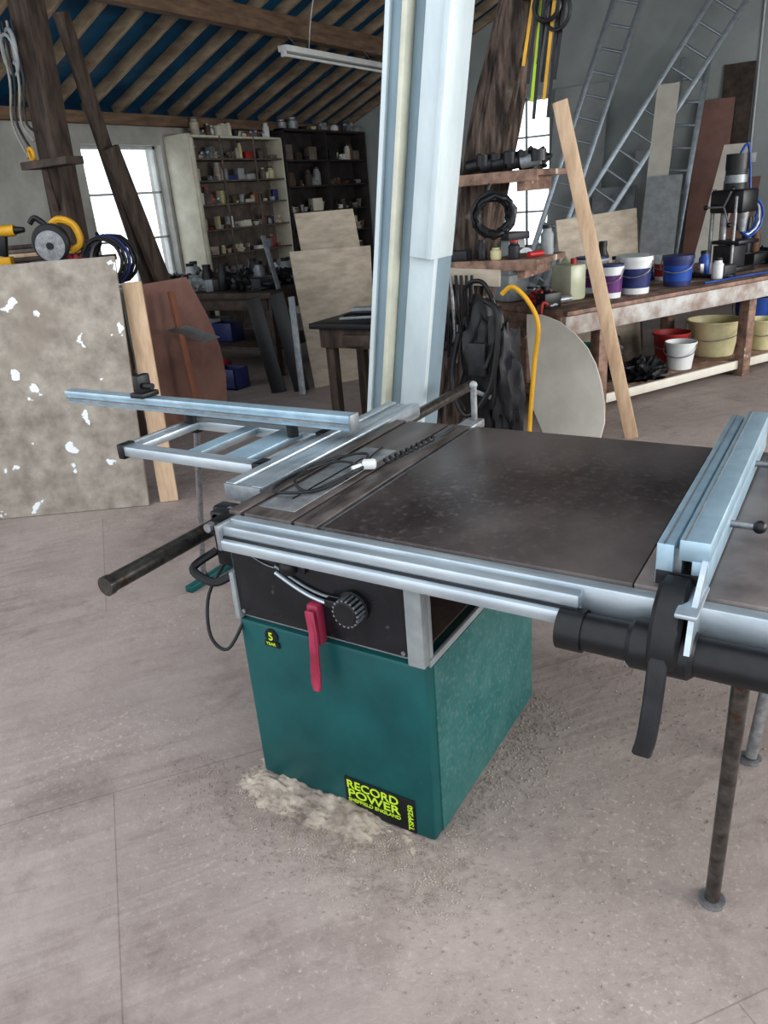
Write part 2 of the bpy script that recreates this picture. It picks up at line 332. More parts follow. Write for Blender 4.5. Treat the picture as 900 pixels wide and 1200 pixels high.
ZS=[.35,.7,1.05,1.38,1.70,2.0,2.27]
for z in ZS: o.bb(X0,X1,ya,yb-.03,z-.02,z,shelfm)
for yy in (8.6,9.3): o.bb(X1-.02,X1,yy-.015,yy+.015,0,top,shelfm)
o.done()
o=B('jars_and_tins')
for z in ZS+[top]: clutter(o,X0+.17,X1-.10,ya+.10,yb-.12,z+.001,.22 if z>=1 else .22,17)
o.done()
o=B('shelving_unit'); ya,yb=10.0,12.3; top=2.68
o.bb(X0,X1,ya,ya+.03,0,top,shelfd); o.bb(X0,X1,yb-.03,yb,0,top,shelfd); o.bb(X0,X1,ya,yb,top-.03,top,shelfd); o.bb(X0,X0+.02,ya,yb,0,top,shelfd,0); o.bb(X0,X1,11.1,11.13,0,top,shelfd)
ZS2=[.4,.8,1.15,1.5,1.88,2.25]
for z in ZS2: o.bb(X0,X1,ya,yb,z-.025,z,shelfd)
o.done()
o=B('jars_and_tins'); pal2=pal; pal=[black,blackd,greyp,cream,shelfm,alud,brown,white,blackd,dwoodX,plyL]
for z in ZS2: clutter(o,X0+.16,X1-.08,ya+.12,10.98,z+.001,.28,7); clutter(o,X0+.16,X1-.08,11.24,yb-.14,z+.001,.28,7)
clutter(o,X0+.16,X1-.06,ya+.08,yb-.1,top+.001,.15,9); o.done()
# ------------------------------------------------------------------ back-left workbench and leaning sheets
o=B('workbench'); 
o.bb(-6.9,-4.9,5.9,7.1,.78,.84,dwoodX)
for xx in (-6.8,-5.0):
    for yy in (6.0,7.0): o.bb(xx-.04,xx+.04,yy-.04,yy+.04,0,.78,dwoodX)
o.bb(-6.8,-5,5.95,5.99,.66,.78,dwoodX); o.bb(-4.94,-4.9,6,7,.66,.78,dwoodX); o.bb(-6.8,-5.0,6.0,7.0,.25,.28,dwoodX); o.done()
o=B('bench_tools')
for i in range(46):
    x=random.uniform(-6.7,-5.1); yy=random.uniform(6.0,6.9); m=random.choice([blackd,black,alud,black,greyp,brown,white,galv,blackd,black])
    if i%4==0: o.cyl((x,yy,.885),(x+.2,yy+.1,.885),.045,m,seg=12)
    elif i%4==1: o.box((x,yy,.90),(.22,.16,.12),m,rot=(0,0,random.random()*3))
    elif i%4==2: o.blob((x,yy,.90),(.12,.12,.10),m,amp=.4,fr=6,flat=-.058,sub=3)
    else: jar(o,(x,yy,.842),.06,.24,m,black)
o.torus((-5.2,6.15,.86),.10,.02,black); o.torus((-5.15,6.2,.90),.1,.018,blackd); o.done()
o=B('storage_crates'); 
for i,(x,yy,m) in enumerate([(-5.9,6.3,blueD),(-5.3,6.4,red),(-6.3,6.6,greyp),(-5.15,5.45,blueD)]):
    zb=.285 if i<3 else 0.001
    o.bb(x-.14,x+.14,yy-.1,yy+.1,zb,zb+.02,m)
    for a,c_,d_,e_ in ((-.14,-.12,-.1,.1),(.12,.14,-.1,.1),(-.14,.14,-.1,-.08),(-.14,.14,.08,.1)): o.bb(x+a,x+c_,yy+d_,yy+e_,zb,zb+.2,m)
o.done()
B('red_bag').blob((-5.55,5.7,.10),(.16,.12,.12),red,flat=-.1).done()
B('paper_sheets').box((-6.2,5.2,.008),(.5,.35,.012),white,rot=(0,0,.4)).box((-6.0,5.4,.02),(.3,.22,.01),plyW,rot=(0,0,.9)).done()
for (tp,bt,m,w_) in (((-4.80,5.52,.84),(-4.53,5.40,0),black,.14),((-4.60,5.62,.87),(-4.34,5.50,0),black,.14),((-4.43,5.62,.84),(-4.24,5.38,0),alud,.06)):
    o=B('dark_board' if m is black else 'aluminium_strip'); o.beam(bt,tp,w_,.03,m,up=(-.45,.9,0)); o.done()
def sheet(name,c,th,m): B(name).poly(c,th,m,bev=.001).done()
sheet('plywood_sheet',[(-4.29,5.63,0),(-3.98,6.23,0),(-4.05,6.42,1.2),(-4.48,5.72,1.22)],.015,plyL)
sheet('plywood_sheet',[(-4.50,6.10,0),(-4.2,6.72,0),(-4.43,6.75,1.53),(-4.74,6.2,1.53)],.015,plyL)
B('thin_batten').beam((-4.97,6.12,.845),(-5.15,6.2,1.35),.05,.02,alud).done()
o=B('side_table'); o.bb(-3.42,-2.62,4.5,5.1,.76,.8,black); o.bb(-3.36,-2.66,4.54,5.06,.62,.76,dwood)
for xx in (-3.3,-2.72):
    for yy in (4.6,5.0): o.bb(xx-.035,xx+.035,yy-.035,yy+.035,0,.62,dwood)
o.bb(-3.15,-2.9,4.52,4.55,.64,.72,dwoodX); o.done()
o=B('hand_tools'); o.tube([(-3.3,4.8,.815),(-3.15,4.75,.84),(-2.95,4.9,.82)],.012,black); o.box((-3.1,4.7,.815),(.3,.03,.02),alud,rot=(0,0,.4)); o.box((-2.95,4.85,.825),(.16,.08,.04),blackd,rot=(0,0,1)); o.box((-3.2,4.95,.83),(.2,.1,.05),greyp,rot=(0,0,.3)); o.done()
# ------------------------------------------------------------------ left group
e=V((.82,.572,0)); n=V((-.572,.82,0)); BR=V((-3.505,2.84,0))
o=B('weathered_plywood_board'); TR=BR+n*.15+e*.05+V((0,0,1.42))
o.poly([BR-e*1.75,BR,TR,TR-e*1.75],.018,plyG,bev=.002)
o.poly([BR-e*.012-n*.001,BR,TR,TR-e*.012-n*.001],.002,pine,nrm=-n)
bu=(TR-BR).normalized(); bn=e.cross(bu).normalized()
for a,h,rr_ in ((.22,1.10,.13),(.60,1.08,.13),(.62,.38,.14),(.24,.36,.13),(.40,.72,.10)):
    c0=BR-e*a+bu*h
    pts=[c0+e*(rr_*math.cos(t))+bu*(rr_*math.sin(t)) for t in [2*math.pi*i/40 for i in range(30+int(a*20)%10)]]
    o.tube(pts,.0022,stainm,smooth=0,seg=5)
o.done()
o=B('timber_strip'); o.beam((-3.43,2.93,0),(-3.56,3.08,1.27),.11,.022,pine,up=n); o.done()
o=B('hardboard_offcut'); X_=lambda z:-4.74-.12*z/1.1
pts=[(4.0,0),(4.90,0),(4.97,.25),(4.98,.5),(4.93,.75),(4.84,.98),(4.78,1.12),(4.25,1.12)]
o.poly([(X_(z),yy,z) for yy,z in pts],.01,hard,nrm=(1,0,.11)); o.done()
o=B('hand_saw'); o.poly([(-4.60,4.22,.78),(-4.5,4.35,.80),(-4.42,4.62,.66),(-4.55,4.55,.62)],.002,alu,nrm=(1,0,0)); o.beam((-4.42,4.25,0),(-4.66,4.40,1.05),.055,.03,rbrown,up=(1,0,0)); o.done()
o=B('timber_prop'); o.beam((-5.22,3.98,0),(-5.13,4.02,3.5),.19,.16,dwood,up=(0,1,0)); o.bb(-5.25,-4.75,3.75,3.90,1.98,2.03,dwoodX); o.beam((-5.1,3.83,1.98),(-5.16,3.90,1.7),.04,.04,dwoodX)
for k in range(4):
    xx=-5.3+.05*k; o.tube([(xx,3.87,2.9),(xx+.03,3.84,2.55),(xx-.05,3.84,2.3),(xx+.04,3.84,2.06+.05*k)],.009,[rope,blackd,rope,blackd][k])
o.torus((-5.2,3.86,2.75),.1,.014,greyp,axis=(.4,1,0)); o.torus((-5.22,3.85,2.7),.12,.012,greyp,axis=(.3,1,.1)); o.torus((-5.22,3.84,2.08),.04,.014,yellow,axis=(.3,1,.1)); o.done()
o=B('leaning_timber'); o.beam((-5.10,4.80,0.0),(-4.97,4.14,2.95),.09,.07,dwood,up=(1,0,0)); o.done()
o=B('leaning_timber'); o.beam((-4.98,4.95,0.0),(-4.90,4.28,2.10),.14,.05,dwood,up=(1,0,0)); o.done()
o=B('tool_stand'); q=V((-4.75,3.32,0))
def Q(u,v_,z): p=q+e*u+n*v_; return (p.x,p.y,z)
Rz=Matrix((e,n,V((0,0,1)))).transposed()
o.box(Q(-.08,.12,1.36),(1.04,.6,.04),dwoodX,R=Rz)
for u in (-.55,.38):
    for v_ in (-.13,.37): o.box(Q(u,v_,.67),(.06,.06,1.34),dwoodX,R=Rz)
o.box(Q(-.08,.12,.5),(1.02,.58,.03),dwoodX,R=Rz); o.box(Q(-.08,.38,.95),(1.0,.02,.8),shelfd,R=Rz); o.done()
o=B('circular_saw'); c0=V((-4.47,3.30,1.382)); 
o.box(c0+V((0,0,.008)),(.30,.16,.012),alud,R=Rz); 
o.cyl(c0+V((0,0,.1))+n*-.075,c0+V((0,0,.1))+n*-.072,.092,galv,seg=40); o.cyl(c0+V((0,0,.1))+n*-.082,c0+V((0,0,.1))+n*-.076,.022,black,seg=20)
o.lathe(c0+V((0,0,.12))+n*-.07,[(.105,0),(.115,.01),(.115,.05),(.08,.06)],blackd,seg=28,axis=tuple(n))
o.cyl(c0+V((0,0,.12)),c0+V((0,0,.12))+n*.13,.055,yellow); 
o.tube([c0+V((-.03,0,.20)),c0+e*.06+V((0,0,.25)),c0+e*.15+V((0,0,.21)),c0+e*.17+V((0,0,.10)),c0+e*.10+V((0,0,.06))],.024,yellow); o.tube([c0+e*-.02+V((0,0,.22)),c0+e*-.08+V((0,0,.27)),c0+e*-.12+V((0,0,.24))],.018,black); o.done()
o=B('cordless_drill'); c0=V((-4.75,3.15,1.59)); o.cyl(c0-e*.1,c0+e*.08,.035,yellow); o.cyl(c0+e*.08,c0+e*.14,.025,black,r2=.015); o.beam(c0,c0-V((0,0,.15))-e*.03,.045,.05,black); o.box(c0-V((0,0,.18))-e*.03,(.1,.07,.05),yellow,R=Rz); o.done()
o=B('planks_stack')
for i in range(4): o.box(Q(-.1+.02*i,.34,1.395+.028*i),(.8,.12-.01*i,.026),[dwoodX,pine,shelfm,dwood][i],R=Rz)
o.done()
o=B('hose_coil')
for k in range(6): o.torus(Q(.52+.012*k,-.24+.018*k,1.37),.13+.008*(k%3),.011,[black,blackd,blueD,alud,black,black][k],axis=tuple(n+e*.2),jit=.004)
o.tube([Q(.50,-.16,1.5),Q(.48,-.1,1.53),Q(.46,.0,1.47),Q(.4,.05,1.393)],.012,black); o.done()
o=B('bar_clamps')
for k in range(3):
    o.cyl(Q(.30+.04*k,-.14,1.40),Q(.31+.04*k,.18,1.42),.012,galv,seg=10); o.cyl(Q(.30+.04*k,-.18,1.40),Q(.30+.04*k,-.12,1.40),.018,red,seg=12); o.box(Q(.31+.04*k,.1,1.415),(.03,.03,.07),black,R=Rz)
o.done()
# ------------------------------------------------------------------ right bench
P0=V((-1.72,5.12,0)); u=V((.481,.877,0)); nn=V((-.877,.481,0)); Rb=Matrix((u,nn,V((0,0,1)))).transposed()
def W(a,b_,z): p=P0+u*a+nn*b_; return V((p.x,p.y,z))
o=B('workbench'); Lb=3.4; Wb=.9
for i in range(4): o.box(W(Lb/2,Wb*(i+.5)/4,.775),(Lb,Wb/4-.004,.05),benchw,R=Rb)
o.box(W(Lb/2,-.015,.70),(Lb,.035,.13),benchg,R=Rb); o.box(W(Lb/2,-.02,.785),(Lb,.05,.03),benchw,R=Rb)
o.box(W(.0,Wb/2,.70),(.04,Wb,.12),benchw,R=Rb)
for a in (.4,2.05,3.3):
    for b_ in (.05,.85): o.box(W(a,b_,.375),(.09,.09,.75),benchw,R=Rb)
o.box(W(1.75,.42,.10),(3.1,.7,.035),benchw,R=Rb); o.box(W(1.75,.07,.09),(3.1,.03,.07),plyW,R=Rb); o.done()
def bucket(name,p,r,h,m,band=None,lid=None,handle=True,open_=False):
    o=B(name); x,y_,z=p
    if open_: prof=[(r*.78,0),(r,h),(r*1.06,h),(r*1.06,h-.015),(r*1.02,h-.012),(r*.97,h-.01),(r*.76,.012)]
    else: prof=[(r*.86,0),(r*.98,h*.93),(r*1.05,h*.93),(r*1.05,h),(r*.9,h*1.005)]
    o.lathe(p,prof,m,seg=28)
    if band: o.lathe((x,y_,z+h*.18),[(r*.905,0),(r*.965,h*.55)],band,seg=28)
    if lid: o.cyl((x,y_,z+h),(x,y_,z+h+.015),r*1.04,lid,seg=28)
    if handle: o.tube([(x-r*1.05,y_,z+h*.9),(x-r*.9,y_-r*.75,z+h*.62),(x,y_-r*1.12,z+h*.5),(x+r*.9,y_-r*.75,z+h*.62),(x+r*1.05,y_,z+h*.9)],.004,galv)
    return o.done()
Zb=.802
bucket('paint_tub',W(.64,.20,Zb),.09,.22,white,band=purp,lid=blueD)
bucket('paint_tub',W(.90,.20,Zb),.115,.25,white,band=blueD,lid=white)
bucket('paint_tub',W(1.16,.48,Zb),.12,.23,white,band=alud,lid=white)
bucket('paint_tub',W(1.38,.22,Zb),.115,.21,blueD,band=blue,lid=blueD)
bucket('paint_tub',W(.80,.55,Zb),.12,.25,white,band=purp,lid=blueD)
bucket('paint_tub',W(1.62,.55,Zb),.09,.18,white,band=red,lid=white)
o=B('jerry_can'); c0=W(.40,.38,Zb); o.box(c0+V((0,0,.13)),(.16,.22,.26),jerr,R=Rb,bev=.03); o.cyl(c0+V((0,0,.255))-nn*.05,c0+V((0,0,.295))-nn*.05,.022,red); o.tube([c0+V((0,0,.25)),c0+V((0,0,.295))+nn*.03,c0+V((0,0,.25))+nn*.08],.011,jerr); o.done()
o=B('bench_grinder'); c0=W(.17,.76,Zb); o.box(c0+V((0,0,.1)),(.2,.2,.2),greyp,R=Rb,bev=.02); o.box(c0+V((0,0,.32)),(.16,.16,.26),greyp,R=Rb,bev=.02); o.cyl(c0+V((0,0,.3))-nn*.12,c0+V((0,0,.3))+nn*.1,.07,greyp)
o.cyl(c0+V((0,0,.3))-nn*.17,c0+V((0,0,.3))-nn*.12,.09,alud); o.box(c0+V((0,0,.47)),(.2,.2,.05),blackd,R=Rb); o.done()
def blist(name,rng,n_,hmax=.2,seed=1):
    random.seed(seed); o=B(name)
    for i in range(n_):
        a=random.uniform(rng[0],rng[1]); b_=random.uniform(rng[2],rng[3]); p=W(a,b_,Zb); k=i%6; m=random.choice([black,blackd,alud,red,blue,greyp,blackd,white,brown,galv,black])
        if k==0: o.cyl(p+V((0,0,.03)),p+u*.12+V((0,0,.03)),.028,m,seg=12)
        elif k==1: o.box(p+V((0,0,.05)),(.15,.1,.1),m,R=Rb)
        elif k==2: jar(o,p,.045,random.uniform(.12,hmax),m,black)
        elif k==3: o.torus(p+V((0,0,.017)),.07,.012,m,jit=.004)
        elif k==4: o.blob(p+V((0,0,.05)),(.08,.07,.06),m,amp=.4,fr=6,flat=-.05,sub=3)
        else: o.box(p+V((0,0,.015)),(.22,.025,.03),m,rot=(0,0,random.random()*3))
    o.done()
blist('bench_tools',(1.80,1.98,.18,.78),14,.24,3); blist('bench_tools',(2.7,3.25,.2,.8),34,.42,4); blist('bench_tools',(.45,1.35,.77,.84),12,.34,5); blist('bench_tools',(1.40,1.58,.66,.84),8,.30,9); blist('bench_tools',(.06,.20,.10,.45),9,.14,11)
o=B('power_lead'); o.tube([W(1.5,.06,.812),W(1.65,.045,.812),W(1.9,.06,.812),W(2.25,.05,.812),W(2.65,.1,.812)],.008,blue); o.done()
o=B('drill_press'); c0=W(2.30,.46,Zb); o.box(c0+V((0,0,.02)),(.3,.3,.04),black,R=Rb); o.cyl(c0+nn*.08,c0+nn*.08+V((0,0,.72)),.03,galv)
o.cyl(c0+nn*.16-u*.05,c0+nn*.16-u*.05+V((0,0,.66)),.016,galv); o.cyl(c0-nn*.10-u*.1,c0-nn*.10-u*.1+V((0,0,.6)),.014,galv)
o.box(c0+V((0,0,.56)),(.2,.32,.18),black,R=Rb,bev=.02); o.cyl(c0+V((0,0,.62)),c0+V((0,0,.88)),.085,blackd); o.cyl(c0+V((0,0,.70)),c0+V((0,0,.76)),.088,alud); o.cyl(c0+V((0,0,.80)),c0+V((0,0,.92)),.09,black)
o.cyl(c0-nn*.1+V((0,0,.32)),c0-nn*.1+V((0,0,.5)),.03,galv,r2=.05); o.box(c0-nn*.05+V((0,0,.24)),(.26,.26,.03),black,R=Rb); o.box(c0+V((0,0,.12)),(.16,.2,.18),blackd,R=Rb)
for k in range(3):
    a=k*2.1; o.cyl(c0-u*.12+V((0,0,.52)),c0-u*.14+V((0,0,.52))+nn*(.16*math.cos(a))+V((0,0,.16*math.sin(a))),.008,galv,seg=8); o.sphere(c0-u*.14+V((0,0,.52))+nn*(.16*math.cos(a))+V((0,0,.16*math.sin(a))),.02,black)
for k in range(3): o.torus(c0+V((0,0,.42))+u*.19-nn*.02*k,.13+.01*k,.011,[blue,white,blue][k],axis=tuple(nn),jit=.006)
o.tube([c0+V((0,0,.88)),c0+u*.12+V((0,0,.98)),c0+u*.2+V((0,0,.6)),c0+u*.18+V((0,0,.3))],.01,blue); o.done()
# below bench
bucket('bucket',W(1.52,.25,.12),.12,.22,white,open_=True); bucket('bucket',W(1.72,.52,.12),.15,.24,red,open_=True)
bucket('storage_tub',W(2.14,.42,.12),.22,.30,creamp,open_=True); bucket('bucket',W(2.58,.25,.12),.14,.26,creamp,open_=True); bucket('bucket',W(.72,.5,.12),.14,.28,green,open_=True)
bucket('bucket',W(2.85,.55,.12),.17,.4,blue,open_=True)
B('black_plastic_sheeting').blob(W(1.10,.27,.122),(.21,.14,.13),black,R=Rb,amp=.4,fr=8,flat=0).done()
B('tool_bag').blob(W(1.10,.64,.27),(.12,.09,.15),blackd,R=Rb,amp=.2,flat=-.15).done()
o=B('red_clamp'); c0=W(-.03,.12,0); o.tube([c0+V((0,0,.84)),c0-u*.05+V((0,0,.85)),c0-u*.06+V((0,0,.72)),c0-u*.05+V((0,0,.60)),c0+V((0,0,.61))],.012,red); o.cyl(c0+V((0,0,.55)),c0+V((0,0,.64)),.01,galv); o.done()
o=B('timber_plank'); o.beam((-1.18,4.96,0),(-1.59,4.62,2.03),.085,.035,pine,up=(-.2,.9,0)); o.done()
o=B('curved_white_board'); A=V((-1.93,4.93,0)); Bp=V((-1.33,4.84,0)); ex=(Bp-A).normalized(); nrm=V((ex.y,-ex.x,0)); 
shape=[(.16,0),(.58,0),(.60,.12),(.585,.25),(.55,.37),(.50,.49),(.43,.59),(.33,.68),(.21,.75),(.08,.79),(-.04,.79),(-.03,.68),(0,.52),(.03,.35),(.07,.15)]
o.poly([A+ex*a+V((0,0,z))-nrm*(z*.16) for a,z in shape],.014,plyW,nrm=nrm); o.done()
o=B('plywood_sheet'); o.poly([W(1.0,1.0,0),W(2.0,1.1,0),W(2.0,1.25,1.35),W(1.0,1.2,1.32)],.015,plyL); o.done()
o=B('plywood_sheet'); o.poly([W(1.5,1.3,0),W(2.3,1.35,0),W(2.3,1.5,1.25),W(1.5,1.45,1.22)],.015,dwoodX); o.done()
# black bag, cords, yellow tube by the trunk
o=B('vacuum_bag'); c0=V((-1.96,4.36,0)); o.blob(c0+V((0,0,.52)),(.17,.12,.46),black,amp=.14,fr=5,flat=-.47); o.cyl(c0+V((0,0,.0)),c0+V((0,0,.08)),.13,black,seg=24)
o.tube([c0+V((-.1,-.06,.9)),c0+V((-.06,-.12,1.08)),c0+V((.06,-.12,1.09)),c0+V((.12,-.08,.85)),c0+V((.06,-.14,.6))],.014,black)
o.tube([c0+V((-.14,-.08,.8)),c0+V((-.18,-.12,.5)),c0+V((-.06,-.17,.3)),c0+V((.1,-.15,.5)),c0+V((.14,-.12,.9)),c0+V((.05,-.1,1.0))],.018,black)
o.bb(c0.x-.05,c0.x+.06,c0.y-.15,c0.y-.12,.55,.75,blackd); o.box(c0+V((0,-.145,.45)),(.2,.012,.03),galv,rot=(0,.3,0)); o.blob(c0+V((.12,.02,.42)),(.12,.1,.38),blackd,amp=.2,fr=6,flat=-.41); o.done()
o=B('yellow_pipe'); o.tube([(-1.81,4.28,1.03),(-1.74,4.28,1.07),(-1.65,4.30,.98),(-1.60,4.32,.84),(-1.63,4.34,.62),(-1.66,4.36,.35),(-1.68,4.36,.02)],.014,yellow,smooth=10); o.done()
o=B('hanging_cables')
for k in range(9):
    a=V((-2.36+.04*k,4.43-.008*k,1.13)); o.tube([a,a+V((.02,-.02,-.2)),a+V((-.05+.02*k,-.02,-.42-.03*(k%5))),a+V((.04,-.01,-.30))],.010,[black,blackd,black,black,galv,black,blackd,black,black][k])
o.torus((-2.30,4.40,.82),.10,.013,black,axis=(.3,-1,0),jit=.01); o.torus((-2.28,4.39,.80),.13,.012,blackd,axis=(.3,-1,0),jit=.01); o.done()
o=B('hose_coil')
for k in range(6): o.tube([V((-2.34,4.28,.66))+V((.05*math.cos(t)*(1+.10*k),-.012*k,.20*math.sin(t)*(1+.03*k))) for t in [2*math.pi*i/16 for i in range(16)]],.011,blue,closed=True,smooth=3)
o.tube([(-2.34,4.27,.84),(-2.36,4.38,.98),(-2.37,4.45,1.09)],.01,blackd); o.done()
o=B('cable_coil')
for k in range(5): o.torus((-1.93+.01*k,4.44-.012*k,1.46),.095+.012*(k%3),.015,black,axis=(.5,-1,0),jit=.008)
o.tube([(-1.93,4.44,1.54),(-1.95,4.43,1.60),(-1.94,4.44,1.63)],.012,black); o.done()
o=B('power_tools'); z=1.692
o.box((-2.34,4.54,z+.05),(.13,.10,.10),brown); o.box((-2.34,4.54,z+.11),(.10,.08,.02),dwoodX); o.box((-2.22,4.55,z+.07),(.08,.06,.14),alud); o.box((-2.20,4.52,z+.05),(.05,.02,.08),blue)
for k in range(5):
    c0=V((-2.07+.085*k,4.53+.01*(k%2),z+.04)); o.cyl(c0-V((.05,.01,0)),c0+V((.06,.01,.015)),.036,[black,blackd,black,blackd,alud][k],seg=14); o.cyl(c0+V((.05,.0,0)),c0+V((.05,.0,.06)),.045,black,seg=16); o.tube([c0,c0+V((.03,-.02,.06)),c0+V((.07,-.01,.02))],.01,black)
o.blob((-1.78,4.72,z+.05),(.09,.08,.06),blackd,amp=.3,flat=-.05); o.done()
o=B('tins'); z=1.202
jar(o,(-1.95,4.53,z),.035,.07,creamp); jar(o,(-1.84,4.55,z),.035,.10,blackd,red); o.box((-2.2,4.53,z+.03),(.14,.08,.06),blackd); o.cyl((-1.75,4.56,z+.02),(-1.70,4.66,z+.02),.018,red); jar(o,(-2.04,4.53,z),.03,.11,blackd,black); jar(o,(-1.72,4.80,z),.04,.16,greyp,black); o.done()
# ------------------------------------------------------------------ far wall items
def ladder(name,foot,top_,wv,w_=.36,sp=.28):
    o=B(name); foot=V(foot); top_=V(top_); d=top_-foot; wv=V(wv).normalized()*(w_/2); L_=d.length
    for s in (-1,1): o.beam(foot+wv*s,top_+wv*s,.035,.07,alu,up=wv)
    k=sp
    while k<L_-.1:
        p=foot+d*(k/L_); o.cyl(p-wv,p+wv,.018,alu,seg=10); k+=sp
    o.done()
ladder('aluminium_ladder',(-4.15,11.2,0),(-1.20,12.15,4.75),(.82,0,-.57),w_=.40)
ladder('aluminium_ladder',(-4.2,10.9,0),(-2.78,11.75,4.75),(.95,0,-.3),w_=.36)
ladder('aluminium_ladder',(-2.50,11.5,0),(-2.28,12.0,3.0),(1,0,-.1),w_=.32)
def lean(name,x0,x1,z1,y0,y1,m,skew=0,z0=0): B(name).poly([(x0,y0,z0),(x1,y0,z0),(x1+skew,y1,z1),(x0+skew,y1,z1)],.02,m).done()
lean('white_panel',-4.35,-3.55,2.9,11.95,12.32,plyP,.05)
lean('grey_panel',-3.15,-2.75,1.95,11.8,12.2,plyP,.1); lean('white_panel',-2.78,-2.5,2.7,11.3,11.6,plyW,.12)
lean('brown_panel',-2.3,-1.85,2.5,12.0,12.3,hard,.05); lean('dark_panel',-1.98,-1.6,2.9,12.2,12.38,dwoodX,.0)
lean('beige_panel',-2.05,-1.75,1.9,11.0,11.4,plyW,.3); lean('grey_panel',-3.5,-2.9,1.5,11.4,11.7,greyp,0); lean('brown_panel',-1.85,-1.45,1.5,11.75,11.95,hard,.1)
lean('grey_panel',-2.70,-2.25,1.6,11.1,11.25,greyp,.05)
o=B('electrical_conduit'); o.cyl((-1.56,12.37,1.75),(-1.56,12.37,4.9),.014,white,seg=10); o.bb(-1.64,-1.48,12.345,12.395,1.68,1.80,white); o.done()
# ------------------------------------------------------------------ TABLE SAW
S=empty('table_saw',(-1.06,1.7,0))
o=B('cabinet',S)
o.bb(-1.36,-.77,1.32,2.03,0,.555,teal,bev=.012)
o.bb(-.772,-.766,1.36,2.02,.01,.54,teal_dusty,bev=.002)
o.bb(-1.36,-1.345,1.33,2.03,.555,.84,teal); o.bb(-1.36,-.77,2.0,2.03,.555,.84,teal)
o.bb(-.80,-.768,1.345,1.365,.555,.83,greyp); o.bb(-.79,-.768,1.97,2.03,.555,.84,teal)
o.bb(-.775,-.764,1.34,2.03,.545,.565,greyp,bev=.002)
o.bb(-1.36,-.77,1.335,1.36,.555,.84,greyp); o.bb(-1.345,-.80,1.36,2.0,.556,.565,dwoodX)
o.done()
o=B('motor',S); o.cyl((-1.2,1.7,.68),(-.9,1.7,.68),.09,blackd); o.box((-1.0,1.72,.72),(.4,.35,.14),rbrown,rot=(.35,0,0)); o.done()
o=B('control_panel',S)
o.bb(-1.345,-.815,1.318,1.336,.572,.825,blackp,bev=.005); o.bb(-.812,-.766,1.312,1.34,.556,.832,greyp,bev=.003); o.bb(-1.362,-1.345,1.312,1.34,.556,.70,greyp)
arc=[(-1.19+.21*t,1.31,.735-.055*math.sin(t*math.pi*.62)) for t in [i/10 for i in range(11)]]
o.tube(arc,.006,alu); o.tube([(x,1.312,z+.018) for x,_,z in arc],.004,alud)
o.tube([(-1.31,1.315,.79),(-1.26,1.315,.76),(-1.2,1.315,.745),(-1.16,1.315,.76)],.002,alud,smooth=4)
o.sphere((-1.125,1.29,.775),.026,black); o.cyl((-1.125,1.33,.775),(-1.125,1.29,.775),.012,black); o.box((-1.10,1.30,.775),(.05,.02,.02),black,rot=(0,.3,0))
o.lathe((-.955,1.318,.686),[(.044,0),(.044,.012),(.034,.014),(.034,.045),(.03,.05)],black,seg=28,axis=(0,-1,0))
for k in range(18):
    a=k/18*2*math.pi; o.cyl((-.955+.035*math.cos(a),1.315,.686+.035*math.sin(a)),(-.955+.035*math.cos(a),1.272,.686+.035*math.sin(a)),.0035,alud,seg=6)
o.box((-1.0,1.295,.695),(.05,.02,.022),black)
for x,z in ((-1.33,.81),(-1.33,.585),(-.825,.81),(-.825,.585)): o.cyl((x,1.319,z),(x,1.314,z),.006,galv,seg=10)
o.poly([(-1.13,1.312,.80),(-1.05,1.312,.80),(-1.03,1.312,.83),(-1.12,1.312,.83)],.004,white,nrm=(0,-1,0)); o.done()
o=B('stop_paddle',S)
o.poly([(-1.083,1.285,.665),(-1.055,1.285,.665),(-1.052,1.285,.60),(-1.05,1.272,.46),(-1.055,1.272,.435),(-1.075,1.272,.435),(-1.08,1.272,.46),(-1.078,1.285,.60)],.012,pinkr,nrm=(0,-1,0),bev=.003)
o.bb(-1.088,-1.052,1.29,1.32,.56,.675,pinkr,bev=.006); o.torus((-1.066,1.268,.49),.014,.003,pinkr,axis=(0,1,0)); o.done()
o=B('badge',S); o.cyl((-1.245,1.32,.525),(-1.245,1.3165,.525),.022,black,seg=24); o.box((-1.05+.11,1.3185,.064),(.225,.004,.112),black,bev=.001)
o.box((-1.245,1.317,.50),(.05,.003,.016),black,bev=.0); o.done()
def text(s,x,z,size,m,rot=0.,nm='label_text',sx_=1.):
    cu=bpy.data.curves.new(nm,'FONT'); cu.body=s; cu.size=size; cu.extrude=.0006; cu.offset=.0008*size/.04; cu.materials.append(m)
    t=bpy.data.objects.new(nm,cu); t.parent=S; t.location=V((x,1.3155,z))-S.location; t.rotation_euler=(math.pi/2,rot,0); t.scale=(sx_,1,1); bpy.context.collection.objects.link(t)
text('RECORD',-1.046,.086,.038,lime,sx_=1.12); text('POWER',-1.044,.055,.038,lime,sx_=1.28); text('SHEFFIELD ENGLAND',-1.044,.038,.0165,lime,sx_=1.08); text('TSPP250',-.834,.016,.022,lime,rot=-math.pi/2,sx_=1.1)
text('5',-1.255,.513,.034,lime); text('YEAR',-1.265,.496,.014,lime)
o=B('table_top',S)
T=.88
o.bb(-1.34,-1.300,1.33,2.21,T-.045,T,cast2,bev=.003); o.bb(-1.288,-1.135,1.33,2.21,T-.045,T-.001,cast2,bev=.003); o.bb(-1.125,-1.055,1.33,2.21,T-.045,T,cast2,bev=.003)
o.bb(-1.31,-1.05,1.335,2.2,T-.05,T-.012,black,0); o.bb(-1.035,-.30,1.33,2.21,T-.045,T,cast,bev=.003); o.bb(-.298,.35,1.33,2.21,T-.045,T,cast3,bev=.003)
o.bb(-1.055,-1.035,1.34,2.20,T-.045,T-.010,alud,bev=.0)
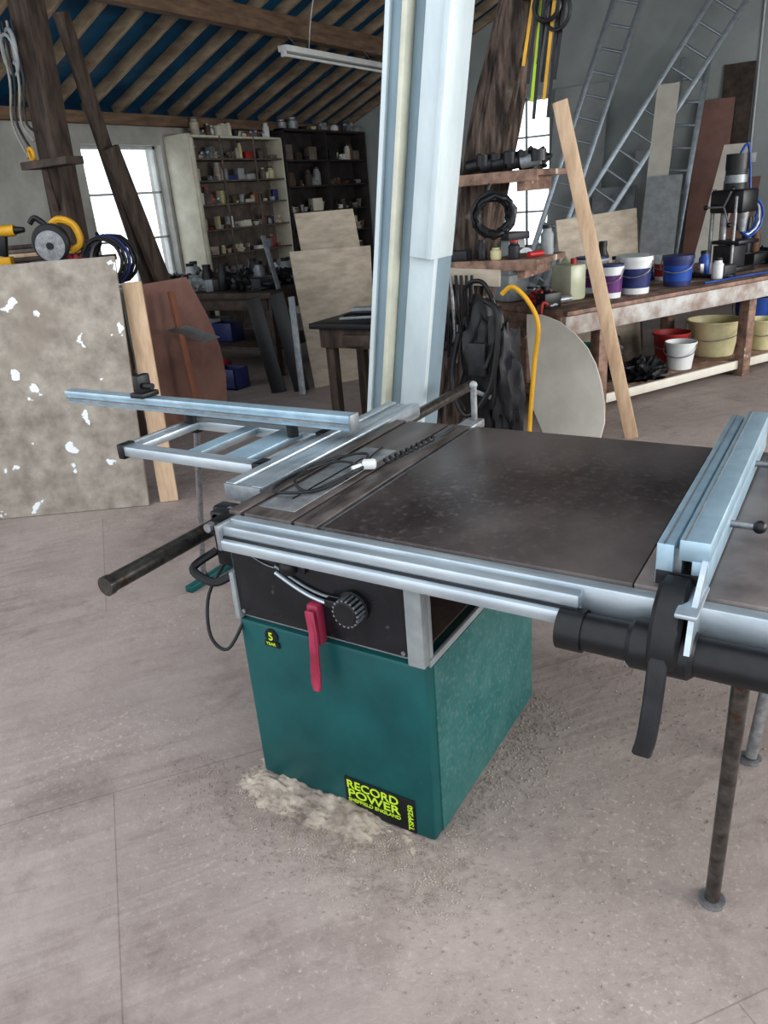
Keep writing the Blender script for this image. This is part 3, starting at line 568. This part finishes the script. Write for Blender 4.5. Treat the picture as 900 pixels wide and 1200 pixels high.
o.bb(-1.33,.34,1.35,2.19,T-.09,T-.045,blackd,bev=.003); o.bb(-1.275,-1.16,1.38,1.90,T-.0015,T+.0015,insert,bev=.001)
o.bb(-1.222,-1.216,1.45,1.80,T+.001,T+.0025,black,0); o.done()
o=B('front_rail',S)
o.bb(-1.31,.0,1.30,1.33,.80,.872,alu); o.bb(-1.31,-.385,1.265,1.31,.835,.866,alu,bev=.006); o.bb(-1.31,-.385,1.25,1.30,.80,.832,alu,bev=.008); o.bb(-1.31,-.385,1.262,1.268,.832,.838,blackd,0)
o.bb(.0,.6,1.285,1.33,.85,.872,alu,bev=.004); o.bb(-1.32,-1.306,1.25,1.335,.80,.870,alud); o.done()
o=B('front_tube',S); o.cyl((-.40,1.262,.792),(.6,1.262,.792),.038,black,seg=28); o.cyl((-.42,1.262,.792),(-.37,1.262,.792),.043,black,seg=28); o.done()
o=B('rip_fence',S)
fx0,fx1=-.262,-.168; y0,y1=1.335,2.24; z0=T+.006
o.bb(fx0,fx0+.032,y0,y1,z0,z0+.085,aluB,bev=.003); o.bb(fx0+.04,fx1,y0,y1,z0+.055,z0+.098,aluB,bev=.003); o.bb(fx0+.028,fx0+.045,y0+.01,y1-.01,z0,z0+.075,alud,bev=0); o.bb(fx1-.03,fx1,y0,y1,z0,z0+.06,aluB,bev=.002)
o.bb(fx0+.048,fx0+.052,y0,y1,z0+.097,z0+.0995,alud,0); o.bb(fx0+.012,fx0+.015,y0,y1,z0+.084,z0+.0865,alud,0)
o.bb(fx0+.002,fx1-.002,y0-.003,y0,z0+.002,z0+.03,black,bev=.001)
for yy in (1.6,2.0): o.cyl((fx1,yy,z0+.03),(fx1+.05,yy,z0+.03),.008,galv,seg=12); o.sphere((fx1+.055,yy,z0+.03),.014,black)
o.poly([(fx1-.012,1.345,.80),(fx1-.012,1.21,.82),(fx1-.012,1.23,.88),(fx1-.012,1.345,.955)],.010,alu,nrm=(1,0,0))
o.bb(fx1-.035,fx1+.004,1.22,1.345,.885,.895,alu)
o.done()
o=B('fence_clamp',S)
o.poly([(-.245,1.332,.86),(-.245,1.332,.915),(-.245,1.29,.915),(-.245,1.245,.89),(-.245,1.218,.85),(-.245,1.205,.79),(-.245,1.22,.77),(-.245,1.25,.80),(-.245,1.30,.82)],.056,black,nrm=(1,0,0),bev=.008)
o.lathe((-.285,1.262,.792),[(.040,0),(.048,.01),(.048,.11),(.040,.12)],black,seg=28,axis=(1,0,0))
lev=[(-.222,1.215,.80),(-.222,1.198,.74),(-.223,1.186,.69),(-.227,1.182,.64),(-.235,1.19,.60)]
for xx in (-.010,-.005,0,.005,.010): o.tube([(a+xx,b_,c_) for a,b_,c_ in lev],.008,blackd,seg=14,smooth=6)
o.done()
o=B('sliding_carriage',S)
for xa,xb,zt in ((-1.495,-1.462,.882),(-1.455,-1.405,.876),(-1.398,-1.36,.882)): o.bb(xa,xb,1.49,2.42,.838,zt,alu,bev=.004)
o.bb(-1.495,-1.36,1.495,2.415,.83,.86,alud); o.bb(-1.495,-1.36,1.482,1.49,.83,.88,alud); o.bb(-1.48,-1.40,1.52,2.38,.80,.83,alud); o.done()
o=B('outrigger_frame',S)
o.bb(-2.13,-1.5,1.66,1.71,.835,.872,alu,bev=.005); o.bb(-2.13,-1.5,2.0,2.05,.835,.872,alu,bev=.005)
for xx in (-2.115,-1.83,-1.53): o.bb(xx-.02,xx+.02,1.70,2.01,.84,.868,alu,bev=.004)
o.bb(-1.86,-1.80,1.70,2.01,.866,.872,aluB); o.bb(-1.70,-1.60,1.70,2.01,.850,.872,aluB)
for yy in (1.655,1.995): o.bb(-2.155,-2.125,yy,yy+.06,.825,.878,black); o.bb(-1.54,-1.49,yy,yy+.06,.82,.878,black)
o.bb(-2.15,-2.135,1.7,2.02,.83,.875,alud); o.done()
o=B('crosscut_fence',S)
o.bb(-2.75,-1.34,1.93,1.97,.915,.97,aluB,bev=.003); o.bb(-2.75,-1.34,1.92,1.932,.93,.94,alud,bev=0); o.bb(-2.75,-1.34,1.92,1.932,.953,.97,aluB,bev=.001); o.bb(-1.345,-1.335,1.92,1.972,.913,.972,alud)
o.bb(-2.33,-2.26,1.90,1.985,.97,.99,black); o.bb(-2.31,-2.28,1.91,1.97,.985,1.055,black); o.cyl((-2.27,1.93,1.015),(-2.23,1.93,1.015),.012,black); o.cyl((-2.11,1.98,.87),(-2.11,1.98,.915),.02,black); o.cyl((-1.6,1.95,.872),(-1.6,1.95,.915),.02,black)
o.done()
o=B('slide_bar',S); o.cyl((-1.485,1.03,.775),(-1.485,3.14,.775),.023,steel,seg=24); o.cyl((-1.485,1.02,.775),(-1.485,1.035,.775),.026,steel,seg=24)
for yy in (1.46,2.12): o.box((-1.44,yy,.79),(.14,.05,.07),black,bev=.008)
o.bb(-1.42,-1.36,1.34,1.41,.70,.82,black); o.bb(-1.36,-1.315,1.27,1.33,.83,.87,black); o.cyl((-1.345,1.25,.858),(-1.345,1.27,.858),.012,galv); o.cyl((-1.38,1.32,.85),(-1.38,1.38,.85),.014,galv); o.bb(-1.40,-1.34,1.32,1.36,.80,.87,blackd)
o.tube([(-1.44,1.36,.73),(-1.47,1.29,.70),(-1.41,1.30,.665),(-1.37,1.33,.68)],.012,black); o.done()
o=B('carriage_leg',S); o.cyl((-2.46,2.21,0.02),(-2.14,2.03,.84),.013,galv); o.bb(-2.47,-2.43,2.10,2.48,0,.03,teal); o.cyl((-2.46,2.21,.02),(-2.46,2.21,.05),.02,black)
o.bb(-2.16,-2.11,2.0,2.06,.82,.86,black); o.beam((-2.45,2.46,.015),(-1.36,2.0,.02),.04,.03,teal) ; o.done()
o=B('table_leg',S); o.cyl((-.09,1.31,.80),(-.105,1.46,.015),.0165,steel); o.cyl((-.105,1.46,0),(-.105,1.46,.012),.03,galv); o.cyl((-.105,1.46,.012),(-.105,1.46,.03),.01,galv); o.done()
o=B('table_leg',S); o.cyl((-.04,2.12,.80),(-.09,2.01,.015),.0165,galv); o.cyl((-.09,2.01,0),(-.09,2.01,.012),.03,galv); o.done()
o=B('rear_rail',S); o.bb(-1.33,.35,2.21,2.235,.81,.868,alud); o.bb(-1.12,-1.06,2.23,2.34,.84,.87,galv); o.cyl((-1.09,2.32,.86),(-1.09,2.32,.99),.011,galv); o.sphere((-1.09,2.32,.99),.014,greyp); o.done()
o=B('power_lead',S); o.tube([(-1.40,1.37,.72),(-1.47,1.33,.60),(-1.44,1.28,.50),(-1.38,1.28,.47),(-1.345,1.33,.55)],.005,black); o.done()
o=B('power_cable')
pts=[(-1.16,1.62),(-1.19,1.72),(-1.27,1.70),(-1.32,1.58),(-1.30,1.47),(-1.24,1.45),(-1.18,1.52),(-1.16,1.66),(-1.20,1.80),(-1.28,1.78),(-1.31,1.66),(-1.27,1.53),(-1.20,1.50),(-1.17,1.60),(-1.15,1.72)]
o.tube([(x,y_,T+.008+.004*(i%3)) for i,(x,y_) in enumerate(pts)],.0042,blackd)
o.tube([(-1.16,1.74,T+.012),(-1.19,1.80,T+.01),(-1.21,1.90,T+.006)],.003,blackd)
o.box((-1.145,1.72,T+.018),(.042,.035,.026),white,rot=(0,0,.5),bev=.008); o.cyl((-1.16,1.70,T+.018),(-1.175,1.675,T+.015),.008,white)
hx=[]
for i in range(60):
    t=i/59; hx.append((-1.12+.03*t+.010*math.cos(t*60),1.76+.26*t,T+.013+.008*math.sin(t*60)))
o.tube(hx,.0030,black,smooth=0,seg=6); o.tube([hx[-1],(-1.09,2.08,T+.006),(-1.09,2.16,T+.006)],.0030,black); o.done()
# ------------------------------------------------------------------ sawdust
o=B('sawdust_pile'); tb=bmesh.new(); G=150; vs={}
ax_,bx_,ay_,by_=-1.56,-.56,1.04,1.50
for i in range(G+1):
    for j in range(G+1):
        x=ax_+(bx_-ax_)*i/G; yy=ay_+(by_-ay_)*j/G
        dx=max(-1.32-x,0,x+.90); dy=max(1.31-yy,0); d_=math.hypot(dx*1.1,dy)
        q=V((x*9,yy*9,0)); k=1.0 if x<-1.02 else max(.2,1-(x+1.02)*6)
        h=.034*k*math.exp(-(d_/.075)**2)+.014*mn.noise(q)*math.exp(-(d_/.12)**2)+.012*mn.noise(V((x*30,yy*30,1)))*math.exp(-(d_/.16)**2)+.007*mn.noise(V((x*85,yy*85,2)))
        h-=.004+.010*abs(mn.noise(V((x*5,yy*5,3))))+max(0,d_-.12)*.2
        vs[i,j]=tb.verts.new((x,yy,max(h,-.004)))
for i in range(G):
    for j in range(G):
        q4=[vs[i,j],vs[i+1,j],vs[i+1,j+1],vs[i,j+1]]
        if max(v_.co.z for v_ in q4)>.0: tb.faces.new(q4)
bmesh.ops.delete(tb,geom=[v_ for v_ in tb.verts if not v_.link_faces],context='VERTS')
o.add(tb,dustm); 
tb=bmesh.new()
for i in range(8400):
    if i<5200: x=random.gauss(-1.08,.22); yy=1.31-abs(random.gauss(0,.12))
    elif i<6600: x=-.76+abs(random.gauss(0,.08)); yy=random.uniform(1.1,2.05)
    else: x=-.76+abs(random.gauss(0,.4)); yy=random.uniform(.9,3)
    s_=random.uniform(.001,.0042); a=random.random()*6.3
    p=[tb.verts.new((x+s_*math.cos(a+k*2.1),yy+s_*math.sin(a+k*2.1),.0012)) for k in range(3)]+[tb.verts.new((x,yy,.0012+s_))]
    for t3 in ((0,1,3),(1,2,3),(2,0,3)): tb.faces.new([p[k] for k in t3])
o.add(tb,dustm); o.done()
# ------------------------------------------------------------------ light, world, camera
wd=bpy.data.worlds.new('overcast_sky'); scene.world=wd; wd.use_nodes=True; nt=wd.node_tree; bg=nt.nodes['Background']
bg.inputs['Color'].default_value=(.91,.955,1.0,1); bg.inputs['Strength'].default_value=1.8
def area(name,loc,size,size_y,rot,power,col=(1,.98,.95)):
    l=bpy.data.lights.new(name,'AREA'); l.shape='RECTANGLE'; l.size=size; l.size_y=size_y; l.energy=power; l.color=col
    ob=bpy.data.objects.new(name,l); ob.location=loc; ob.rotation_euler=rot; bpy.context.collection.objects.link(ob)
area('daylight_window_3',(3.8,2.0,1.75),2.7,1.7,(math.radians(90),0,math.radians(90)),170)
area('daylight_window_4',(3.8,6.4,1.75),3.5,1.7,(math.radians(90),0,math.radians(90)),230)
cam=bpy.data.cameras.new('camera'); cam.sensor_fit='VERTICAL'; cam.sensor_height=24; cam.lens=17.7; cam.clip_start=.05
co=bpy.data.objects.new('camera',cam); bpy.context.collection.objects.link(co)
rt=V((.85477,.51354,-.07509)); dn=V((.13796,-.36430,-.92100)); fw=V((-.50033,.77689,-.38225))
M=Matrix((rt,-dn,-fw)).transposed().to_4x4(); M.translation=(0,0,1.6); co.matrix_world=M
scene.camera=co
scene.view_settings.view_transform='Standard'; scene.view_settings.exposure=.12; scene.view_settings.gamma=.84
